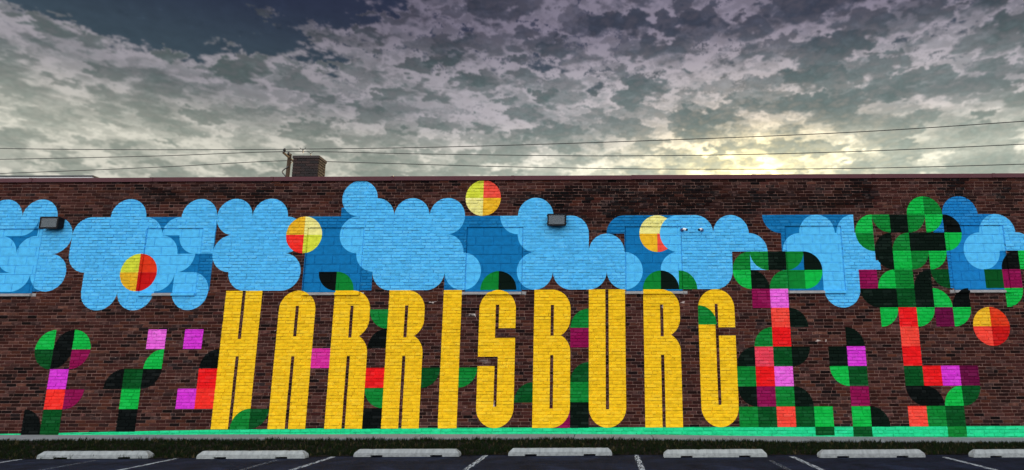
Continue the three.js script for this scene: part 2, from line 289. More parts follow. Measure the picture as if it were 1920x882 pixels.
const plasterGrain = createNoise2D(rng(91));
for (let t = 0; t < TILES; t++) {
  const w = 2048, h = 1568, cv = document.createElement('canvas'); cv.width = w; cv.height = h;
  const ctx = cv.getContext('2d'), ox = X0 + t * TILE - MARGIN, oy = CANVAS_LOW + CANVAS_TALL, rand = rng(500 + t);
  const metres = () => ctx.setTransform(PPM, 0, 0, -PPM, -ox * PPM, oy * PPM);
  metres();
  ctx.fillStyle = hex(130, 101, 93); ctx.fillRect(ox - 1, CANVAS_LOW - 1, 12, 9);
  for (let i = 0; i < 5200; i++) {                         // mortar is uneven: paler and dirtier lengths
    const x = ox + rand() * 8.4 - 0.2, y = CANVAS_LOW + rand() * CANVAS_TALL, v = (rand() - 0.55) * 60 - 84 * clamp(stainAt(x, y));
    ctx.fillStyle = hex(130 + v, 102 + v, 94 + v); ctx.globalAlpha = 0.55; ctx.fillRect(x, y, 0.05 + rand() * 0.3, 0.02 + rand() * 0.06);
  }
  ctx.globalAlpha = 1;
  const mine = bricks.filter((b) => b.x1 > ox - 0.1 && b.x0 < ox + 8.1);
  for (const b of mine) {
    const xm = (b.x0 + b.x1) / 2, ym = (b.y0 + b.y1) / 2;
    let u = clamp(0.62 * b.tone + 0.19 + 0.30 * toneNoise(xm * 0.55, ym * 1.1) + 0.16 * toneNoise(xm * 2.1 + 9, ym * 3.2)); const p = PALETTE[WEIGHT.findIndex((q) => u <= q)] ?? PALETTE[0];
    const s = stainAt(xm, ym) * (0.55 + 0.6 * b.tone2), d = 1 - 0.80 * clamp(s), v = (b.tone2 - 0.5) * 12;
    ctx.fillStyle = hex((p[0] + v) * d, (p[1] + v * 0.8) * d + 2 * s, (p[2] + v * 0.8) * d + 4 * s);
    ctx.fillRect(b.x0 - 0.001, b.y0 - 0.001, b.x1 - b.x0 + 0.002, b.y1 - b.y0 + 0.002);
    if (b.tone2 > 0.8) { ctx.globalAlpha = 0.25; ctx.fillStyle = b.tone > 0.5 ? '#8a6a60' : '#241c1e'; ctx.fillRect(lerp(b.x0, b.x1, rand() * 0.6), b.y0, (b.x1 - b.x0) * 0.35, (b.y1 - b.y0) * (0.4 + 0.6 * rand())); ctx.globalAlpha = 1; }
  }
  // walled-up windows and their concrete sills
  for (const o of openings) {
    ctx.fillStyle = P.deep; ctx.fillRect(o.x0, WALL_LOW + OPEN_C * COURSE, o.x1 - o.x0, (HEAD_C - OPEN_C) * COURSE);
    ctx.fillStyle = hex(150, 150, 152); ctx.fillRect(o.x0 - 0.1, WALL_LOW + SILL_C * COURSE - 0.004, o.x1 - o.x0 + 0.2, (OPEN_C - SILL_C) * COURSE + 0.004);
  }
  // runs and flecks of lime and old white paint on the bare brick
  for (let i = 0; i < 30; i++) { ctx.fillStyle = hex(150, 138, 132); ctx.globalAlpha = 0.5 + rand() * 0.4; ctx.beginPath(); ctx.ellipse(ox + rand() * 8, ROW0 + rand() * 5.4, 0.006 + rand() * 0.012, 0.005 + rand() * 0.008, 0, 0, 7); ctx.fill(); }
  for (const [c, r, wd, ht] of [[13.62, 5.72, 0.32, 0.1], [13.75, 5.66, 0.1, 0.14], [11.4, 6.35, 0.3, 0.1], [24.05, 6.1, 0.1, 0.2], [25.15, 6.3, 0.25, 0.1], [14.95, 1.15, 0.09, 0.35], [14.4, 3.28, 0.6, 0.2], [32.5, 4.3, 0.3, 0.08], [32.9, 4.3, 0.12, 0.1], [30.95, 7.0, 0.12, 0.16]]) {
    ctx.fillStyle = hex(214, 208, 204); ctx.globalAlpha = c === 14.4 ? 0.18 : 0.5;
    for (let i = 0; i < 6; i++) { ctx.beginPath(); ctx.ellipse((c + (rand() - 0.5) * wd) * U, ROW0 + (r + (rand() - 0.5) * ht) * V, wd * U * (0.12 + 0.2 * rand()), ht * V * (0.2 + 0.25 * rand()), 0, 0, 7); ctx.fill(); }
  }
  ctx.globalAlpha = 1;
  ctx.setTransform(PPM * U, 0, 0, -PPM * V, -ox * PPM, (oy - ROW0) * PPM);
  mural(ctx);
  metres();
  // the coats lie thicker or thinner from brick to brick, with cracks and joint shade drawn as dark strokes
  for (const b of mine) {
    const v = b.tone2 - 0.5; ctx.fillStyle = v > 0 ? '#ffffff' : '#000000'; ctx.globalAlpha = Math.abs(v) * 0.13; ctx.fillRect(b.x0, b.y0, b.x1 - b.x0, b.y1 - b.y0);
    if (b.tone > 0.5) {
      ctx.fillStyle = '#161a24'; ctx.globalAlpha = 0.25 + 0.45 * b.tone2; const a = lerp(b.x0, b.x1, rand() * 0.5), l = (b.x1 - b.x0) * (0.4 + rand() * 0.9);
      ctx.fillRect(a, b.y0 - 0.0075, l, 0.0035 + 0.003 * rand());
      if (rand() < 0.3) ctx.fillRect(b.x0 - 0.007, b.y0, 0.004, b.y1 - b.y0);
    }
    if (b.tone2 > 0.985) { ctx.fillStyle = '#2a2018'; ctx.globalAlpha = 0.7; ctx.beginPath(); ctx.ellipse(lerp(b.x0, b.x1, rand()), b.y0 + 0.02, 0.012, 0.006, 0.3, 0, 7); ctx.fill(); }
  }
  ctx.globalAlpha = 1;
  // grain
  const im = ctx.getImageData(0, 0, w, h), d = im.data, gr = rng(900 + t);
  for (let j = 0; j < h; j++) {
    for (let i = 0; i < w; i += 2) {
      const coarse = (i & 7) === 0 || i === 0 ? plasterGrain((ox + i / PPM) * 5.5, j / PPM * 7.5) : coarseLast; var coarseLast = coarse;
      for (let q = 0; q < 2; q++) { const k = (j * w + i + q) * 4, f = 1 + 0.05 * coarse + (gr() - 0.5) * 0.17; d[k] = d[k] * f; d[k + 1] = d[k + 1] * f; d[k + 2] = d[k + 2] * f; }
    }
  }
  ctx.putImageData(im, 0, 0);
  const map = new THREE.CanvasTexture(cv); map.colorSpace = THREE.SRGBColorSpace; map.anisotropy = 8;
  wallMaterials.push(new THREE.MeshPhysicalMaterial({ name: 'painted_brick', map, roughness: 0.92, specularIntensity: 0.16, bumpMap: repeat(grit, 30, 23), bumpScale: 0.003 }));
}
const tileOf = (x) => clamp(Math.floor((x - X0) / TILE), 0, TILES - 1);
// geometry in wall metres; uv of the tile it belongs to
function sheet() {
  const pos = [], nor = [], uv = [], idx = [[], [], [], []];
  const quad = (p, n, t) => { const s = pos.length / 3; for (const q of p) { pos.push(q[0], q[1], q[2]); nor.push(...n); uv.push((q[0] - (X0 + t * TILE - MARGIN)) / 8, (q[1] - CANVAS_LOW) / CANVAS_TALL); } idx[t].push(s, s + 1, s + 2, s, s + 2, s + 3); };
  const S = 0.7071;
  return {
    piece(b, depth = 0.015, ch = 0.0045) {
      const t = tileOf((b.x0 + b.x1) / 2), { x0, x1, y0, y1, z } = b, i = [[x0 + ch, y0 + ch, z], [x1 - ch, y0 + ch, z], [x1 - ch, y1 - ch, z], [x0 + ch, y1 - ch, z]], o = [[x0, y0, z - ch], [x1, y0, z - ch], [x1, y1, z - ch], [x0, y1, z - ch]], k = [[x0, y0, z - depth], [x1, y0, z - depth], [x1, y1, z - depth], [x0, y1, z - depth]];
      quad(i, [0, 0, 1], t);
      const N = [[0, -1], [1, 0], [0, 1], [-1, 0]];
      for (let a = 0; a < 4; a++) { const c = (a + 1) % 4; quad([o[a], o[c], i[c], i[a]], [N[a][0] * S, N[a][1] * S, S], t); quad([k[a], k[c], o[c], o[a]], [N[a][0], N[a][1], 0], t); }
      return this;
    },
    face(p, n) { const xm = (p[0][0] + p[1][0] + p[2][0] + p[3][0]) / 4; quad(p, n, tileOf(xm)); return this; },
    build() {
      const g = new THREE.BufferGeometry(); g.setAttribute('position', new THREE.Float32BufferAttribute(pos, 3)); g.setAttribute('normal', new THREE.Float32BufferAttribute(nor, 3)); g.setAttribute('uv', new THREE.Float32BufferAttribute(uv, 2));
      let at = 0; const all = []; const used = [];
      idx.forEach((list, t) => { if (list.length) { g.addGroup(at, list.length, used.length); used.push(t); for (const q of list) all.push(q); at += list.length; } });
      g.setIndex(all);
      const mats = used.map((t) => wallMaterials[t]);
      return [g, mats.length === 1 ? (g.clearGroups(), mats[0]) : mats];
    },
  };
}
const building = thing('brick_building', 'long flat-roofed brick building with a bright mural and yellow HARRISBURG letters', 'building');
{ // mortar bed between the openings
  const s = sheet(), z = -0.0105, cuts = [X0];
  for (let t = 1; t <= TILES; t++) cuts.push(X0 + t * TILE);
  for (const o of openings) cuts.push(o.x0, o.x1);
  cuts.sort((a, b) => a - b);
  const ys = [WALL_LOW, WALL_LOW + SILL_C * COURSE, WALL_LOW + HEAD_C * COURSE, WALL_TOP];
  for (let i = 0; i + 1 < cuts.length; i++) for (let j = 0; j < 3; j++) {
    const a = cuts[i], b = cuts[i + 1], open = j === 1 && openings.some((o) => (a + b) / 2 > o.x0 && (a + b) / 2 < o.x1);
    if (!open) s.face([[a, ys[j], z], [b, ys[j], z], [b, ys[j + 1], z], [a, ys[j + 1], z]], [0, 0, 1]);
  }
  part('mortar', ...s.build(), building);
}
{ // bricks: the 300 that show largest one by one, the rest as one
  const size = (b) => { const p = [[b.x0, b.y0], [b.x1, b.y1]].map(([x, y]) => new THREE.Vector3(x, y, 0).project(camera)); return Math.abs((p[1].x - p[0].x) * (p[1].y - p[0].y)) * (b.y0 < 0.16 ? 0 : 1); };
  const order = bricks.map((b) => [size(b), b]).sort((a, b) => b[0] - a[0]).map((q) => q[1]);
  for (const b of order.slice(0, 300)) { const [g, m] = sheet().piece(b).build(); part('brick', g, m, building); }
  const s = sheet(); for (const b of order.slice(300)) s.piece(b);
  part('brickwork', ...s.build(), building).userData.kind = 'stuff';
}
openings.forEach((o, w) => {
  const lo = WALL_LOW + OPEN_C * COURSE, hi = WALL_LOW + HEAD_C * COURSE, z = -0.027, s = sheet();
  s.face([[o.x0, lo, z], [o.x1, lo, z], [o.x1, hi, z], [o.x0, hi, z]], [0, 0, 1]);
  s.face([[o.x0, lo, 0], [o.x0, lo, z], [o.x0, hi, z], [o.x0, hi, 0]], [1, 0, 0]);
  s.face([[o.x1, lo, z], [o.x1, lo, -0.002], [o.x1, hi, -0.002], [o.x1, hi, z]], [-1, 0, 0]);
  s.face([[o.x0, hi, z], [o.x1, hi, z], [o.x1, hi, -0.002], [o.x0, hi, -0.002]], [0, -1, 0]);
  const infill = part('window_infill', ...s.build(), building);
  for (const b of blocks.filter((q) => q.w === w)) part('block', ...sheet().piece(b, 0.012, 0.004).build(), infill);
  // sill: a slab that stands proud of the wall and falls outwards
  const y0 = WALL_LOW + SILL_C * COURSE + 0.004, y1 = lo - 0.002, zf = 0.045, a = o.x0 + 0.004, b = o.x1 - 0.004, q = sheet();
  q.face([[a, y0, zf], [b, y0, zf], [b, y1 - 0.018, zf], [a, y1 - 0.018, zf]], [0, 0, 1]);
  q.face([[a, y1 - 0.018, zf], [b, y1 - 0.018, zf], [b, y1, -0.021], [a, y1, -0.021]], [0, 0.98, 0.18]);
  q.face([[a, y0, -0.021], [b, y0, -0.021], [b, y0, zf], [a, y0, zf]], [0, -1, 0]);
  q.face([[a, y0, -0.021], [a, y0, zf], [a, y1 - 0.018, zf], [a, y1, -0.021]], [-1, 0, 0]);
  q.face([[b, y0, zf], [b, y0, -0.021], [b, y1, -0.021], [b, y1 - 0.018, zf]], [1, 0, 0]);
  part('window_sill', ...q.build(), building);
});
// the body of the building behind its face
const plainBrick = new THREE.MeshStandardMaterial({ color: lin(0.075, 0.034, 0.03), roughness: 0.9, bumpMap: repeat(grit, 4, 4), bumpScale: 0.004 });
const DEEP = 11;
part('wall_core', box(X1 - X0, WALL_TOP - WALL_LOW, 0.24, (X0 + X1) / 2, (WALL_TOP + WALL_LOW) / 2, -0.16), plainBrick, building);
part('side_wall', box(0.3, WALL_TOP - WALL_LOW, DEEP, X0 + 0.15, (WALL_TOP + WALL_LOW) / 2, -0.302 - DEEP / 2), plainBrick, building);
part('side_wall', box(0.3, WALL_TOP - WALL_LOW, DEEP, X1 - 0.15, (WALL_TOP + WALL_LOW) / 2, -0.302 - DEEP / 2), plainBrick, building);
part('back_wall', box(X1 - X0 - 0.62, WALL_TOP - WALL_LOW - 0.4, 0.3, (X0 + X1) / 2, (WALL_TOP + WALL_LOW) / 2 - 0.2, -0.1 - DEEP), plainBrick, building);
part('roof', box(X1 - X0 - 0.62, 0.2, DEEP - 0.5, (X0 + X1) / 2, WALL_TOP - 0.6, -0.32 - DEEP / 2 + 0.15), new THREE.MeshStandardMaterial({ color: lin(0.06, 0.06, 0.06), roughness: 0.95, bumpMap: repeat(grit, 60, 20), bumpScale: 0.01 }), building);
{ // sheet-metal coping in lengths, oxblood
  const metal = new THREE.MeshPhysicalMaterial({ color: lin(0.075, 0.021, 0.029), roughness: 0.7, specularIntensity: 0.3, roughnessMap: repeat(mottle, 3, 1) });
  const shape = new THREE.Shape(); shape.moveTo(0.024, -0.098); shape.lineTo(0.034, -0.098); shape.lineTo(0.030, -0.012); shape.lineTo(0.026, 0.004); shape.lineTo(-0.30, 0.022); shape.lineTo(-0.34, 0.018); shape.lineTo(-0.34, -0.08); shape.lineTo(-0.33, -0.08); shape.lineTo(-0.33, 0.002); shape.lineTo(0.024, -0.006); shape.closePath();
  const n = 11, len = (X1 - X0) / n, rand = rng(3);
  for (let i = 0; i < n; i++) {
    const g2 = new THREE.ExtrudeGeometry(shape, { depth: len - 0.004, bevelEnabled: false });
    g2.applyMatrix4(new THREE.Matrix4().set(0, 0, 1, 0, 0, 1, 0, 0, -1, 0, 0, 0, 0, 0, 0, 1)); // profile x → -z, length → x
    g2.applyMatrix4(new THREE.Matrix4().makeScale(1, 1, -1));
    // turn the faces outwards again after the mirror
    const p = g2.attributes.position; for (let v = 0; v < p.count; v += 3) { const t = [p.getX(v + 1), p.getY(v + 1), p.getZ(v + 1)]; p.setXYZ(v + 1, p.getX(v + 2), p.getY(v + 2), p.getZ(v + 2)); p.setXYZ(v + 2, ...t); }
    g2.computeVertexNormals();
    if (i) part('joint_cover', box(0.07, 0.1, 0.008, 0, -0.047, 0.036), metal, building).position.set(X0 + i * len, WALL_TOP + 0.087 + (i - 4.5) * 0.004, 0);
    const o = part('coping', g2, metal, building); o.position.set(X0 + i * len, WALL_TOP + 0.085 + (rand() - 0.5) * 0.006 + (i - 4) * 0.004, (rand() - 0.5) * 0.004);
  }
}
{ // chimney on the roof
  const dist = EYE.z + 1.75, a = atDepth(549.5, 292.5, dist), b = atDepth(598, 292, dist), w = b.x - a.x, d = 0.46, top = a.y - 0.07, low = WALL_TOP - 0.55, x0 = a.x, zf = a.z;
  const sooty = [[0.022, 0.012, 0.012], [0.016, 0.010, 0.011], [0.032, 0.016, 0.015], [0.011, 0.008, 0.009]].map((c) => new THREE.MeshStandardMaterial({ color: lin(...c), roughness: 0.9, bumpMap: repeat(grit, 1, 1), bumpScale: 0.003 }));
  const chimney = part('chimney', box(w - 0.024, top - low, d - 0.024, x0 + w / 2, (top + low) / 2, zf - d / 2), new THREE.MeshStandardMaterial({ color: lin(0.035, 0.028, 0.027), roughness: 0.95 }), building);
  const rand = rng(61), courses = Math.floor((top - low) / COURSE), front = (l, gap) => rbox(l - gap, COURSE - 0.011, 0.05, 0.003), side = (l, gap) => rbox(0.05, COURSE - 0.011, l - gap, 0.003);
  for (let c = 0; c < courses; c++) {
    const y = top - (c + 0.5) * COURSE, nf = 3, lf = w / nf, ns = 2, ls = d / ns;
    const fx = c % 2 ? [0, lf, 2 * lf, w] : [0, lf * 0.5, lf * 1.5, lf * 2.5, w], sz = c % 2 ? [0, ls * 0.5, ls * 1.5, d] : [0, ls, d];
    for (let i = 0; i + 1 < fx.length; i++) part('brick', front(fx[i + 1] - fx[i], 0.011), sooty[Math.floor(rand() * 4)], chimney).position.set(x0 + (fx[i] + fx[i + 1]) / 2, y, zf - 0.025 + (rand() - 0.5) * 0.003);
    for (let i = 0; i + 1 < sz.length; i++) part('brick', side(sz[i + 1] - sz[i] - 0.02, 0.011), sooty[Math.floor(rand() * 4)], chimney).position.set(x0 + w - 0.025 + (rand() - 0.5) * 0.003, y, zf - (sz[i] + sz[i + 1]) / 2 - (i === 0 ? 0.02 : 0));
    part('brick', rbox(0.05, COURSE - 0.011, d - 0.12, 0.003), sooty[c % 4], chimney).position.set(x0 + 0.025, y, zf - d / 2);
  }
  part('chimney_cap', rbox(w + 0.03, 0.075, d + 0.03, 0.01, x0 + w / 2, top + 0.04, zf - d / 2), new THREE.MeshStandardMaterial({ color: lin(0.05, 0.04, 0.04), roughness: 0.95, bumpMap: grit, bumpScale: 0.006 }), chimney);
}

// ───────────────────────── ground ─────────────────────────
const LOT_Z = 2.3, edgeZ = (x) => { const E_ = [[-12, 2.85], [-3, 2.84], [1, 2.8], [4, 2.6], [7, 2.5], [10, 2.62], [13, 2.75], [17, 2.72], [28, 2.7]]; for (let i = 0; i + 1 < E_.length; i++) if (x <= E_[i + 1][0]) return lerp(E_[i][1], E_[i + 1][1], clamp((x - E_[i][0]) / (E_[i + 1][0] - E_[i][0]))); return 2.7; }, WALK_Z = 0.96;
const walkY = (x) => { const P_ = [[-12, 0.175], [-5, 0.165], [4.9, 0.145], [8.5, 0.135], [12.2, 0.07], [16.8, 0.03], [28, 0.022]]; for (let i = 0; i + 1 < P_.length; i++) if (x <= P_[i + 1][0]) return lerp(P_[i][1], P_[i + 1][1], clamp((x - P_[i][0]) / (P_[i + 1][0] - P_[i][0]))); return 0.022; };
function groundSheet(w, d, x, y, z, scale) { const g = new THREE.PlaneGeometry(w, d, 1, 1).rotateX(-Math.PI / 2), p = g.attributes.position, uv = g.attributes.uv; for (let i = 0; i < p.count; i++) uv.setXY(i, (p.getX(i) + x) / scale, (p.getZ(i) + z) / scale); return g.translate(x, y, z); }
const asphaltMap = (() => {
  const s = 1024, d = new Uint8Array(s * s * 4), r = rng(7), f = createNoise2D(rng(71));
  for (let j = 0; j < s; j++) for (let i = 0; i < s; i++) {
    const k = (j * s + i) * 4, u = i / s, v = j / s; let n = 0;
    for (const [fr, a] of [[3, 14], [9, 9], [40, 6]]) n += a * lerp(lerp(f(u * fr, v * fr), f((u - 1) * fr, v * fr), u), lerp(f(u * fr, (v - 1) * fr), f((u - 1) * fr, (v - 1) * fr), u), v);
    const e = r(), g = e > 0.985 ? 50 * r() : (e - 0.5) * 18, b = 30 + n + g;
    d[k] = clamp(b * 0.8, 4, 255); d[k + 1] = clamp(b * 0.96, 5, 255); d[k + 2] = clamp(b * 1.4, 6, 255); d[k + 3] = 255;
  }
  const t = new THREE.DataTexture(d, s, s); t.colorSpace = THREE.SRGBColorSpace; t.wrapS = t.wrapT = THREE.RepeatWrapping; t.magFilter = THREE.LinearFilter; t.minFilter = THREE.LinearMipmapLinearFilter; t.generateMipmaps = true; t.anisotropy = 8; t.needsUpdate = true; return t;
})();
const soil = new THREE.MeshPhysicalMaterial({ color: lin(0.012, 0.011, 0.009), roughness: 1, specularIntensity: 0.1, bumpMap: grit, bumpScale: 0.02 });
structure('ground', groundSheet(900, 900, 8, -0.12, 0, 2), soil);
const lot = structure('parking_lot', groundSheet(420, 300, 8, 0, LOT_Z + 150, 2.6), new THREE.MeshPhysicalMaterial({ map: asphaltMap, roughness: 0.95, specularIntensity: 0.14, bumpMap: repeat(grit, 3, 3), bumpScale: 0.006 }));
{ // pavement: slabs that follow the fall of the ground
  const tones = [[0.205, 0.235, 0.26], [0.19, 0.22, 0.245], [0.22, 0.245, 0.265]].map((c) => new THREE.MeshStandardMaterial({ color: lin(...c), roughness: 0.92, map: repeat(noiseTile(128, 31, 4, 9, 0.72, 1), 1, 1), bumpMap: grit, bumpScale: 0.004 }));
  const bed = box(X1 - X0 + 8, 0.1, WALK_Z - 0.02, (X0 + X1) / 2, 0, WALK_Z / 2 - 0.01 + 0.006);
  { const p = bed.attributes.position; for (let i = 0; i < p.count; i++) p.setY(i, p.getY(i) > 0 ? -0.06 : -0.11); }
  const walk = structure('sidewalk', bed, soil), rand = rng(12), L = 1.62;
  for (let x = X0 - 4; x < X1 + 4; x += L) {
    const g = rbox(L - 0.014, 0.14, WALK_Z - 0.006, 0.008).translate(x + L / 2, -0.07, WALK_Z / 2 + 0.004), p = g.attributes.position;
    const dz = (rand() - 0.5) * 0.006; for (let i = 0; i < p.count; i++) p.setY(i, p.getY(i) + walkY(p.getX(i)) + dz);
    g.computeVertexNormals(); part('slab', g, tones[Math.floor(rand() * 3)], walk);
  }
}
{ // verge between pavement and lot
  const nx = 160, nz = 10, g = new THREE.PlaneGeometry(X1 - X0 + 8, 1, nx, nz).rotateX(-Math.PI / 2).translate((X0 + X1) / 2, 0, 0.5), p = g.attributes.position, f = createNoise2D(rng(19));
  const vergeY = (x, z) => { const t = clamp((z - WALK_Z) / (edgeZ(x) - WALK_Z)); return lerp(walkY(x) - 0.03, 0.008, smooth(0, 1, t)) + 0.018 * f(x * 1.7, z * 2.4) * Math.sin(Math.PI * clamp(t, 0.06, 0.94)); };
  for (let i = 0; i < p.count; i++) { p.setZ(i, lerp(WALK_Z, edgeZ(p.getX(i)) + 0.03 * f(p.getX(i) * 3, 4), p.getZ(i))); p.setY(i, vergeY(p.getX(i), p.getZ(i))); }
  g.computeVertexNormals(); structure('verge', g, soil);
  const rand = rng(44), blades = [];
  for (let b = 0; b < 7; b++) {
    const a = rand() * 6.28, lean = 0.25 + rand() * 0.6, h = 0.5 + rand() * 0.5, w = 0.05, ox = (rand() - 0.5) * 0.5, oz = (rand() - 0.5) * 0.5, c = Math.cos(a), s = Math.sin(a);
    const tri = new THREE.BufferGeometry(); const q = (u, y, l) => [ox + c * u + -s * l, y, oz + s * u + c * l];
    tri.setAttribute('position', new THREE.Float32BufferAttribute([...q(-w, 0, 0), ...q(w, 0, 0), ...q(w * 0.7, h * 0.55, lean * 0.3), ...q(-w, 0, 0), ...q(w * 0.7, h * 0.55, lean * 0.3), ...q(-w * 0.7, h * 0.55, lean * 0.3), ...q(-w * 0.7, h * 0.55, lean * 0.3), ...q(w * 0.7, h * 0.55, lean * 0.3), ...q(0, h, lean)], 3));
    tri.computeVertexNormals(); blades.push(tri);
  }
  const tuft = mergeGeometries(blades), N = 26000, grass = new THREE.InstancedMesh(tuft, new THREE.MeshPhysicalMaterial({ color: 0xffffff, roughness: 1, specularIntensity: 0.1, side: THREE.DoubleSide }), N), o = new THREE.Object3D(), col = new THREE.Color();
  for (let i = 0; i < N; i++) {
    const x = lerp(X0 - 3.5, X1 + 3.5, rand()), z = lerp(WALK_Z + 0.015, edgeZ(x) + 0.03 * f(x * 3, 4) - 0.02, rand()), s = 0.05 + 0.05 * rand() * (0.6 + 0.4 * f(x * 0.8, z * 1.2));
    o.position.set(x, vergeY(x, z) - 0.004, z); o.rotation.set(0, rand() * 6.28, 0); o.scale.set(s, s * (0.8 + 0.5 * rand()), s); o.updateMatrix(); grass.setMatrixAt(i, o.matrix);
    const v = rand(); if (v > 0.955) col.setRGB(0.08, 0.065, 0.033); else col.setRGB(0.006 + 0.007 * rand(), 0.010 + 0.011 * rand(), 0.004 + 0.004 * rand()); grass.setColorAt(i, col);
  }
  shade(grass); grass.name = 'grass'; grass.userData = { label: 'short dark grass on the strip between sidewalk and parking lot', category: 'grass', kind: 'stuff' }; scene.add(grass);
}
{ // worn white stall lines, each from where it meets the verge towards the eye
  const s = 256, mk = (seed, keep) => { const d = new Uint8Array(s * 32 * 4), f = createNoise2D(rng(seed)), r = rng(seed + 1); for (let j = 0; j < 32; j++) for (let i = 0; i < s; i++) { const k = (j * s + i) * 4, n = 0.5 * f(i / 17, j / 9) + 0.35 * f(i / 5, j / 4) + 0.5 * (r() - 0.5), e = Math.min(j, 31 - j) / 4, v = clamp((n + keep - 0.5 * Math.max(0, 1 - e)) * 2.2); d[k] = d[k + 1] = d[k + 2] = Math.round(255 * v); d[k + 3] = 255; } const t = new THREE.DataTexture(d, s, 32); t.magFilter = THREE.LinearFilter; t.needsUpdate = true; return t; };
  const fresh = [1, 2, 3].map((q) => new THREE.MeshStandardMaterial({ color: lin(0.36, 0.40, 0.44), roughness: 0.9, alphaMap: mk(q * 10, 0.26), transparent: true })), faint = new THREE.MeshStandardMaterial({ color: lin(0.13, 0.145, 0.17), roughness: 0.9, alphaMap: mk(77, 0.05), transparent: true });
  const line = (px, py, m, w = 0.105, len = 5.2, skew = 0) => { const q = onGround(px, py), g = new THREE.PlaneGeometry(len, w, 1, 1).rotateX(-Math.PI / 2).rotateY(-Math.PI / 2 + skew); const o = part('parking_line', g, m, lot); o.position.set(q.x + Math.sin(skew) * len / 2, 0.004, q.z + len / 2); };
  [[47, 861, 0], [334, 860, 1], [625, 857.5, 2], [912, 854, 0], [1193, 854, 1], [1485, 857, 2], [1770, 858, 0]].forEach(([x, y, m]) => line(x, y, fresh[m]));
  [[180, 864], [520, 863.5], [1445, 864.5]].forEach(([x, y]) => line(x, y, faint, 0.1, 3.4));
}

// ───────────────────────── wheel stops ─────────────────────────
{
  const concrete = [[0.31, 0.345, 0.36], [0.34, 0.375, 0.385], [0.29, 0.32, 0.335]].map((c, i) => new THREE.MeshStandardMaterial({ color: lin(...c), roughness: 0.93, map: repeat(noiseTile(256, 130 + i, 5, 7, 0.45, 1.05, 0.7), 1.3, 1.3), bumpMap: repeat(grit, 2, 2), bumpScale: 0.006 }));
  const LEN = 1.86, HT = 0.12, D = 0.165;
  const make = (seed) => {
    const r = rng(seed), f = createNoise2D(rng(seed + 5)), foot = 0.028, prof = [[-D / 2, foot], [D / 2, foot], [D / 2, 0.066], [D / 2 - 0.008, 0.072], [0.046, HT - 0.008], [0.036, HT], [-0.036, HT], [-0.046, HT - 0.008], [-D / 2 + 0.008, 0.072], [-D / 2, 0.066]];
    const n = 46, pos = [], idx = [], m = prof.length;
    for (let i = 0; i <= n; i++) for (const [z, y] of prof) {
      const e = 0.075 * clamp((y - 0.05) / (HT - 0.05)) ** 1.2, x = clamp((i / n - 0.5) * LEN, -LEN / 2 + e, LEN / 2 - e), up = y > 0.06 ? 1 : 0, chip = up * Math.max(0, f(x * 9, z * 20 + y * 30) - 0.62) * 0.03;
      pos.push(x, y - chip + up * 0.002 * f(x * 6, y * 40), z * (1 - chip * 3) + 0.0015 * f(x * 11 + 3, y * 50));
    }
    for (let i = 0; i < n; i++) for (let k = 0; k < m; k++) { const a = i * m + k, b = i * m + (k + 1) % m; idx.push(a, b, b + m, a, b + m, a + m); }
    for (let k = 1; k + 1 < m; k++) idx.push(0, k + 1, k, n * m, n * m + k, n * m + k + 1);
    let g = new THREE.BufferGeometry(); g.setAttribute('position', new THREE.Float32BufferAttribute(pos, 3)); g.setIndex(idx);
    g = g.toNonIndexed();
    const feet = [[-LEN / 2 + 0.001, -0.63], [-0.42, 0.42], [0.63, LEN / 2 - 0.001]].map(([p, q]) => { const h = box(q - p, foot + 0.001, D - 0.003, (p + q) / 2, (foot + 0.001) / 2, 0).toNonIndexed(); h.deleteAttribute('uv'); h.deleteAttribute('normal'); return h; });
    g = mergeGeometries([g, ...feet]); const p = g.attributes.position, uv = new Float32Array(p.count * 2); for (let i = 0; i < p.count; i++) { uv[2 * i] = p.getX(i) + seed * 0.37; uv[2 * i + 1] = p.getY(i) + p.getZ(i); }
    g.setAttribute('uv', new THREE.BufferAttribute(uv, 2));
    return toCreasedNormals(g, 0.35);
  };
  const spots = [[70, 274, 861.5, 0, 'pale concrete wheel stop in the stall below the pink squares left of the letters'], [369, 569, 861, 1, 'pale concrete wheel stop in the stall below the yellow letter H'], [663, 860, 857.5, 2, 'pale concrete wheel stop in the stall below the second R of the mural'], [953, 1148, 855.5, 0, 'pale concrete wheel stop in the stall below the yellow letter B'], [1245, 1440, 858.5, 1, 'pale concrete wheel stop in the stall below the yellow letter G'], [1537, 1738, 859, 2, 'pale concrete wheel stop in the stall below the small painted flower'], [1825, 2022, 858.5, 0, 'pale concrete wheel stop in the stall right of the tall painted tree']];
  spots.forEach(([a, b, y, m, label], i) => {
    const p = onGround(a, y), q = onGround(b, y), t = thing('wheel_stop', label, 'wheel stop', new THREE.Vector3((p.x + q.x) / 2, 0.002, (p.z + q.z) / 2 - D / 2), 'wheel stops along the verge');
    t.rotation.y = [0.004, 0.0, -0.006, -0.003, 0.012, 0.006, 0][i];
    part('concrete_body', make(40 + i), concrete[m], t).scale.x = (q.x - p.x) / LEN;
    for (const s of [-1, 1]) part('anchor_pin', new THREE.CylinderGeometry(0.011, 0.011, 0.02, 10).translate(s * 0.62, HT - 0.004, 0), new THREE.MeshStandardMaterial({ color: lin(0.12, 0.07, 0.05), roughness: 0.8, metalness: 0.4 }), t);
  });
}

